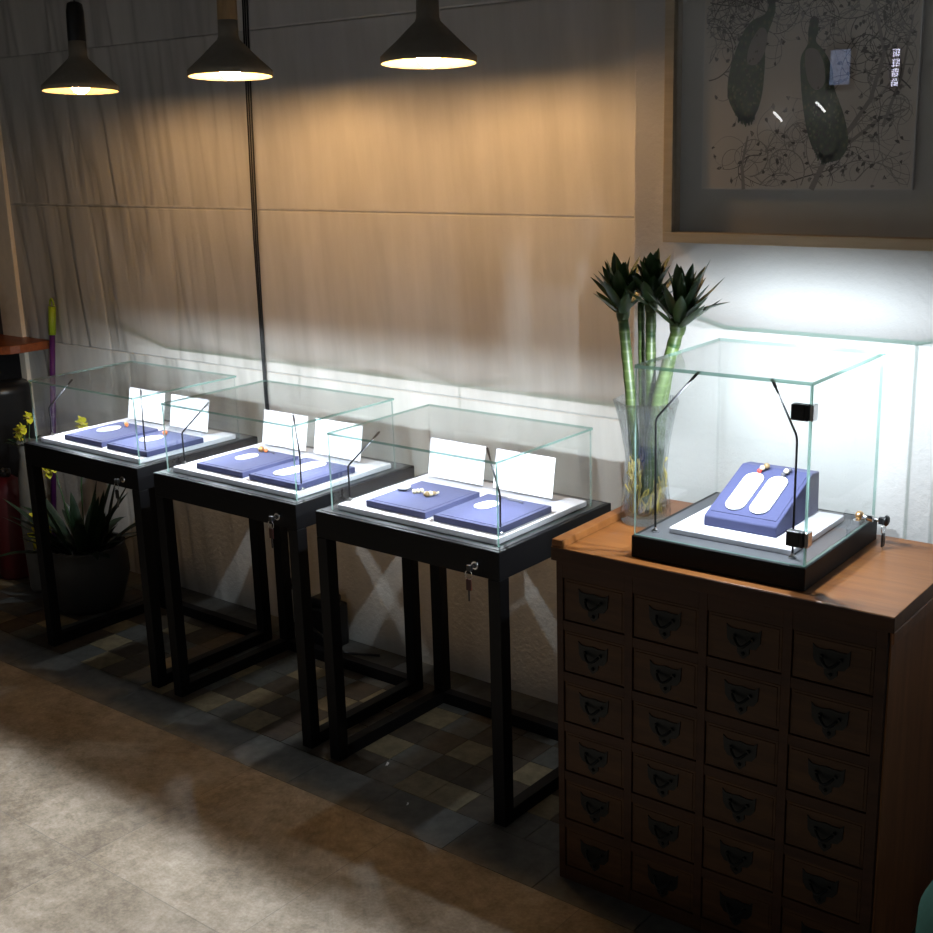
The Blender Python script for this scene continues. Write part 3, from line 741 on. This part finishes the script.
for (u, v, a, L, c) in ((.03, .44, -.3, .3, .03), (.03, .36, .5, .3, -.05), (.03, .30, .9, .3, .04), (.03, .26, .1, .22, .07), (.05, .40, 1.2, .25, -.06), (.10, .46, -1.2, .25, .05), (.20, .46, -2.2, .25, -.05), (.28, .47, -1.0, .25, .06), (.33, .40, 2.6, .22, .05), (.16, .34, 1.9, .2, .07), (.36, .36, 1.6, .2, -.06), (.97, .22, 2.3, .3, .04), (.9, .2, 1.2, .3, .05), (.8, .33, 1.0, .25, -.05), (.02, .52, .2, .25, .05), (.02, .40, -.1, .2, .07), (.3, .50, 2.6, .28, -.05), (.02, .45, .6, .25, -.04), (.12, .46, .2, .3, .04), (.35, .45, 0, .2, -.08),
                        (.98, .50, 3.4, .3, -.03), (.98, .42, 3.1, .25, .05), (.98, .33, 2.6, .28, -.04), (.98, .27, 3.0, .3, .03), (.75, .50, -.6, .3, .03), (.7, .12, .9, .3, -.03), (.5, .01, 1.2, .3, .04),
                        (.75, .02, .8, .35, .03), (.6, .01, 2.4, .25, -.04), (.3, .01, .8, .3, -.03), (.25, .03, .2, .25, .06), (.4, .12, 1.0, .22, -.06), (.45, .02, .2, .3, .05), (.85, .10, 1.8, .3, -.03),
                        (.9, .45, -1.9, .25, .05), (.62, .03, .5, .3, .02), (.8, .2, .3, .25, .06), (.3, .08, 3, .14, .07), (.85, .48, -2.4, .25, .02), (.55, .05, .1, .25, .07), (.88, .3, 1.5, .25, -.04), (.7, .45, 2.0, .1, .1)):
    x, z = px(u, v); vine(x, z, a, L, c, .0016, R.choice((M['ink'], M['ink2'])))
for pts, w0 in (([(.55, .0), (.62, .08), (.72, .14), (.80, .20), (.85, .30), (.80, .40), (.72, .48)], .007), ([(.6, .06), (.75, .12), (.85, .16), (.97, .18)], .005), ([(.22, .0), (.21, .06), (.24, .14)], .005), ([(.86, .14), (.93, .25), (.97, .40)], .004)):
    q = [px(*p_) for p_ in pts]; fine = []
    for i in range(len(q)-1):
        for k in range(6): fine.append((q[i][0]+(q[i+1][0]-q[i][0])*k/6, q[i][1]+(q[i+1][1]-q[i][1])*k/6))
    rib(fine, [w0*(1-.6*i/len(fine)) for i in range(len(fine))], M['ink2'], Y0-.0002)
# peacock seen from behind, tail hanging
def smooth(pts, n=5):
    out = []; N = len(pts)
    for i in range(N):
        p0, p1, p2, p3 = pts[i-1], pts[i], pts[(i+1) % N], pts[(i+2) % N]
        for k in range(n):
            u = k/n; out.append(tuple(.5*((2*p1[j]) + (-p0[j]+p2[j])*u + (2*p0[j]-5*p1[j]+4*p2[j]-p3[j])*u*u + (-p0[j]+3*p1[j]-3*p2[j]+p3[j])*u**3) for j in (0, 1)))
    return out
def frompx(l):  # traced outline in the print's own frame: print spans 211 wide
    return [px((x-703)/211., (188-y)/211.*wA*1.0) for x, y in l]
blob(smooth(frompx([(775, 14), (777, 25), (773, 38), (768, 52), (768, 75), (766, 100), (760, 118), (750, 126), (738, 116), (730, 98), (732, 75), (741, 50), (752, 34), (766, 28), (770, 20), (768, 12)])), M['pgreen'])
blob(smooth(frompx([(768, 13), (773, 8), (779, 13), (776, 19), (770, 19)])), M['ink'])
blob(smooth(frompx([(812, 37), (818, 37), (820, 46), (818, 55), (826, 64), (834, 78), (838, 98), (848, 122), (853, 146), (846, 160), (832, 162), (820, 152), (812, 132), (807, 108), (804, 84), (804, 68), (810, 57), (810, 46)])), M['pgreen'])
blob(smooth(frompx([(811, 37), (815, 33), (820, 37), (818, 42), (812, 42)])), M['ink'])
blob(smooth(frompx([(808, 64), (818, 62), (826, 74), (828, 92), (820, 98), (811, 88)])), M['ink2'], Y0-.0006)
blob(smooth(frompx([(762, 40), (769, 44), (768, 60), (760, 72), (750, 70), (752, 54)])), M['ink2'], Y0-.0006)
for (cx_, cy_, rx_, ry_, n_) in ((750, 78, 17, 42, 90), (828, 124, 16, 32, 64)):
    for q in range(n_):
        a = R.uniform(0, 2*PI); rr_ = math.sqrt(R.random()); X_, Y_ = cx_+rx_*rr_*math.cos(a), cy_+ry_*rr_*math.sin(a)
        (x, z), = frompx([(X_, Y_)])
        if inside(x, z): blob([(x+.0022*math.cos(t_), z+.0032*math.sin(t_)) for t_ in (0, 1.05, 2.1, 3.14, 4.2, 5.2)], R.choice((M['feather'], M['ink'], M['ink'])), Y0-.0009-R.uniform(0, .0001))
for (cx_, cy_, rx_, ry_, n_) in ((750, 96, 14, 28, 34), (833, 134, 15, 26, 40)):
    for q in range(n_):
        a = PI*(.08+.84*q/n_) + R.uniform(-.04, .04); (x, z), (x2, z2) = frompx([(cx_+rx_*.8*math.cos(a), cy_+ry_*.85*math.sin(a)), (cx_+rx_*1.02*math.cos(a), cy_+ry_*R.uniform(1, 1.12)*math.sin(a)+R.uniform(0, 4))])
        if inside(x, z) and inside(x2, z2): rib([(x, z), ((x+x2)/2, (z+z2)/2), (x2, z2)], [.004, .0035, .0012], M['pgreen'], Y0-.0006)
for l_ in ([(774, 8), (771, 2)], [(775, 8), (775, 1)], [(776, 9), (779, 3)], [(813, 35), (811, 30)], [(815, 35), (815, 29)], [(817, 36), (819, 31)]):
    q = frompx(l_)
    if all(inside(*k_) for k_ in q): rib(q, .0007, M['ink'])
m.build('print', pic)

# ------------------------------------------------------------------ pendant lamps
def pendant(x, y, z, label, cap, capcol, bulbm, tilt=0):
    t = thing('pendant_lamp', label, 'lamp', (x, y, z), group='concrete pendant lamps over the cases')
    t.rotation_euler = Euler((math.radians(-3.2), math.radians(-1.6), 0))
    m = MB()
    prof = [(.127, 0), (.129, .003), (.129, .018), (.085, .058), (.034, .108), (.031, .118), (.030, .165), (.026, .165), (.026, .104), (.080, .054), (.1235, .015), (.1235, .002), (.127, 0)]
    mats = [M['concrete']]*6 + [M['concrete']] + [M['shade_in']]*4 + [M['concrete']]
    m.lathe(prof, mats, 56); m.build('shade', t)
    m = MB(); m.lathe([(0, .164), (.0305, .164), (.0305, .166), (.030, .26), (.026, .285), (.016, .292), (0, .292)], capcol, 32); m.build('neck_cap', t)
    m = MB(); m.tube([(0, 0, .29), (0, 0, ZC-z-.02)], .003, M['blackpl'], 8); m.lathe([(0, 0), (.04, 0), (.045, -.02), (0, -.02)][::-1], M['blackpl'], 24, c=(0, 0, ZC-z)); m.build('cord', t)
    m = MB(); m.sphere((0, 0, .020), .028, bulbm, (1.15, 1.15, 1.05), 20, 12); m.tube([(0, 0, .04), (0, 0, .15)], .014, M['blackpl'], 12); m.build('bulb', t)
pendant(-1.283, .24, 2.030, 'concrete pendant lamp with a black cap, farthest left', 0, M['blackpl'], M['bulb_dim'])
pendant(-.505, .24, 2.040, 'concrete pendant lamp with a light wood cap, the middle one', 0, M['lightwood'], M['bulb'])
pendant(.292, .24, 2.034, 'concrete pendant lamp with a grey neck, the right one over the nearest table', 0, M['concrete'], M['bulb'])

# ------------------------------------------------------------------ cables
m = MB()
for k, dx in enumerate((-.011, 0, .012)):
    m.tube([(-.925+dx, WY-.008, ZC), (-.955+dx*1.0, WY-.007, 2.0), (-.972+dx*.9, WY-.007, 1.5), (-.978+dx*.5, WY-.007, .9), (-.93+dx, WY-.012, .35), (-.86+dx*2, .64, .02)], .0029, M['blackpl'], 8)
tag(m.build('power_cable', None), 'three black cables running down the wall behind the middle table', 'cable')
m = MB()
pts = [Vector((-.80 + .06*math.sin(k*.9)*(1+.2*math.sin(k)), .60 + .012*math.cos(k*1.3), .36 + .15*math.cos(k*.9+.5))) for k in range(22)]
m.tube(pts, .005, M['blackpl'], 8)
m.tube([(-.72, .55, .10), (-.66, .548, .11), (-.58, .555, .07), (-.52, .6, .008), (-.4, .66, .006)], .005, M['blackpl'], 8)
tag(m.build('coiled_cable'), 'black cable hanging in loops between the middle and nearest tables', 'cable')
m = MB(); m.box(-.70, .57, 0, -.58, .69, .17, M['blackpl']); m.box(-.68, .58, .17, -.60, .68, .20, M['blackpl'])
tag(m.build('power_adapter', bevel=.01), 'black power adapter box on the floor against the wall by the cables', 'adapter')
for (x, y, w, lb) in ((.171, .064, .018, 'under the nearest table'), (.376, -.072, .012, 'in front of the nearest table')):
    m = MB(); m.prism([(0, 0), (w*.35, .002), (w*.5, w), (w*.1, w*1.3)], 'z', 0, .0012, M['white']); tag(m.build('paper_scrap', loc=(x, y, .0008), rz=.6), 'tiny white paper scrap on the dark floor ' + lb, 'scrap')

# ------------------------------------------------------------------ clutter at the left
m = MB(); m.tube([(-2.39, .60, .0), (-2.326, .685, 1.045)], .0125, M['purple'], 14)
mop = m.build('broom_handle'); tag(mop, 'purple broom handle with a lime green grip, leaning on the wall behind the far table', 'broom')
m = MB(); a, c = Vector((-2.326, .685, 1.045)), Vector((-2.390, .60, 0)); d = (a-c).normalized()
m.tube([a, a+d*.125], [.0165, .0165], M['lime'], 14)
tp = a + d*.125
m.tube([tp + Vector((.014*math.cos(k*PI/8), 0, .004+.030*math.sin(k*PI/8))) for k in range(9)], .0045, M['lime'], 8); m.build('grip', mop)
m = MB(); m.box(-.12, -.02, 0, .12, .02, .05, M['purple']); o = m.build('broom_head', mop, bevel=.006); o.location = (-2.36, .6, .0)

m = MB()
pts = [(-3.3, .714), (-3.3, .46), (-2.50, .46), (-2.46, .472), (-2.43, .492), (-2.405, .52), (-2.39, .56), (-2.385, .714)]
m.prism(pts, 'z', .975, 1.012, M['shelfwood'])
tag(m.build('wall_shelf', bevel=.003), 'red brown wooden shelf board with a rounded corner at the left wall', 'shelf')
t = thing('wall_cabinet', 'black cabinet hanging under the wooden shelf board', 'cabinet', (-3.29, .48, .595))
m = MB(); m.box(0, .02, 0, .66, .23, .374, M['black']); m.build('carcass', t, bevel=.003)
m = MB(); m.box(.01, .0, .005, .65, .019, .369, M['blackpl']); d_ = m.build('door', t, bevel=.003)
m = MB(); m.tube([(.55, -.001, .16), (.55, -.02, .17), (.55, -.02, .23), (.55, -.001, .24)], .005, M['chrome'], 8); m.build('handle', d_)
m = MB(); m.lathe([(0, 0), (.10, 0), (.12, .02), (.135, .78), (.14, .80), (.12, .82), (0, .83)], M['blackpl'], 32)
tag(m.build('waste_bin', loc=(-2.62, .571, 0)), 'tall black bin behind the red fire extinguisher at the left', 'bin')
t = thing('glass_bottle', 'dark glass bottle standing on the wooden shelf board', 'bottle', (-2.70, .58, 1.0125))
m = MB(); m.lathe([(0, 0), (.035, 0), (.038, .01), (.038, .14), (.030, .17), (.014, .20), (.013, .25), (0, .25)], plain('smoky_glass', (.05, .045, .04), .15, spec=.8), 28); m.build('body', t)
m = MB(); m.lathe([(0, .25), (.015, .25), (.015, .275), (0, .275)], M['chrome'], 20); m.build('cap', t)
t = thing('fire_extinguisher', 'dark red fire extinguisher on the floor at the far left', 'fire extinguisher', (-2.36, .40, 0))
m = MB(); m.lathe([(0, 0), (.074, 0), (.078, .01), (.078, .38), (.065, .43), (.03, .455), (0, .46)], M['redpaint'], 36); m.build('body', t)
m = MB(); m.lathe([(0, .455), (.02, .455), (.02, .49), (0, .49)], M['blackpl'], 18); m.tube([(0, 0, .485), (.03, -.03, .50), (.06, -.05, .49)], .007, M['blackpl'], 8); m.tube([(0, 0, .475), (-.05, -.03, .47), (-.085, -.05, .38), (-.088, -.05, .15)], .007, M['blackpl'], 8); m.build('valve', t)

def flower(m, c, r, rr, n=7):
    c = Vector(c)
    for k in range(n):
        a = 2*PI*k/n + rr.uniform(-.2, .2); d = Vector((math.cos(a), -.25, math.sin(a)))
        leafm(m, c, d, r, r*.42, M['yellow'], 0)
    m.sphere(c + Vector((0, -.004, 0)), r*.25, M['root'], u=8, v=6)
t = thing('tall_vase', 'tall cream ceramic vase of yellow flowers behind the leg of the far table', 'vase', (-2.10, .36, 0))
m = MB(); m.lathe([(0, 0), (.05, 0), (.055, .02), (.062, .30), (.05, .50), (.032, .60), (.040, .66), (.034, .66), (.027, .60), (.02, .55), (0, .54)], M['cream_cer'], 32); m.build('body', t)
rr = random.Random(4)
for (dx, dy, z) in ((.035, -.03, .72), (-.015, -.02, .70), (-.05, .0, .66), (.01, .02, .755)):
    m = MB(); m.tube([(0, 0, .56), (dx*.5, dy*.5, .64), (dx, dy, z)], .0025, M['leaf'], 6); flower(m, (dx, dy, z), .032, rr); m.build('flower', t)
m = MB()
for k in range(7):
    a = k*.9; leafm(m, (0, 0, .62), (math.cos(a), math.sin(a), .8), .12, .014, M['leaf2'], .4)
m.build('leaves', t)

t = thing('potted_plant', 'dark round pot with strap leaves and yellow flowers under and behind the far table', 'plant', (-1.76, .36, 0))
m = MB(); m.lathe([(0, 0), (.12, 0), (.135, .02), (.172, .14), (.170, .22), (.160, .262), (.166, .27), (.150, .27), (.148, .255), (.15, .22), (0, .22)], M['pot'], 44); m.build('pot', t)
m = MB(); rr = random.Random(11)
for k in range(48):
    a = rr.uniform(0, 2*PI); r0 = rr.uniform(0, .09); el = rr.uniform(.5, 1.45)
    leafm(m, (r0*math.cos(a), r0*math.sin(a), .22), (math.cos(a)*math.cos(el), math.sin(a)*math.cos(el), math.sin(el)), rr.uniform(.2, .42), rr.uniform(.016, .026), M['leaf2'], rr.uniform(.1, .6))
m.build('leaves', t)
for (pts_, sz, n_) in (([(0, 0, .22), (-.02, .03, .5), (0, .06, .745)], .040, 4), ([(-.03, 0, .22), (-.12, -.02, .30), (-.22, -.05, .33)], .055, 4), ([(0, -.02, .22), (-.08, -.02, .45), (-.13, -.02, .60)], .034, 3)):
    m = MB(); m.tube(pts_, .003, M['leaf'], 6)
    for q in range(n_):
        e_ = Vector(pts_[-1]) + Vector((rr.uniform(-.03, .03), -.005*q, -.028*q+.015)); flower(m, e_, sz, rr)
    m.build('flower', t)

# teal stool at the right corner
t = thing('teal_stool', 'teal upholstered round stool just showing at the lower right beside the cabinet', 'stool', (2.18, -.52, 0))
m = MB(); m.lathe([(0, .20), (.17, .20), (.205, .24), (.215, .42), (.208, .60), (.18, .66), (.10, .685), (0, .69)], M['teal'], 48); m.build('seat', t)
for k in range(4):
    a = PI/4 + k*PI/2; m = MB(); m.tube([(.12*math.cos(a), .12*math.sin(a), .21), (.15*math.cos(a), .15*math.sin(a), 0)], [.016, .011], M['blackpl'], 12); m.build('leg', t)

# ------------------------------------------------------------------ lights
for i, (x, e) in enumerate(((-1.3, 240), (-.2, 290), (.9, 250))):  # added fill spots, strengthening the case LED light on the front floor
    l = bpy.data.lights.new('floor_fill_light', 'SPOT'); l.energy = e; l.color = (.90, .95, 1.0); l.shadow_soft_size = .012
    l.spot_size = math.radians(62); l.spot_blend = .5
    o = bpy.data.objects.new('floor_fill_light', l); COL.objects.link(o); o.location = (x, -1.5, 2.92); o.rotation_euler = (math.radians(13), 0, 0)
for x in (-2.4, -.6, 1.2, 3.0):     # unseen fill spots added to brighten the far wall and the picture glass
    l = bpy.data.lights.new('rear_fill_light', 'SPOT'); l.energy = 42; l.color = (.93, .97, 1.0); l.shadow_soft_size = .05
    l.spot_size = math.radians(95); l.spot_blend = .8
    o = bpy.data.objects.new('rear_fill_light', l); COL.objects.link(o); o.location = (x, -3.3, 3.0); o.rotation_euler = (math.radians(-55), 0, 0)
w = bpy.data.worlds.new('World'); scn.world = w; w.use_nodes = True
bg = w.node_tree.nodes['Background']; bg.inputs[0].default_value = (.75, .82, 1, 1); bg.inputs[1].default_value = .04
scn.view_settings.view_transform = 'Standard'; scn.view_settings.look = 'None'; scn.view_settings.exposure = 0
scn.cycles.transparent_max_bounces = 40; scn.cycles.max_bounces = 8; scn.cycles.sample_clamp_indirect = 4
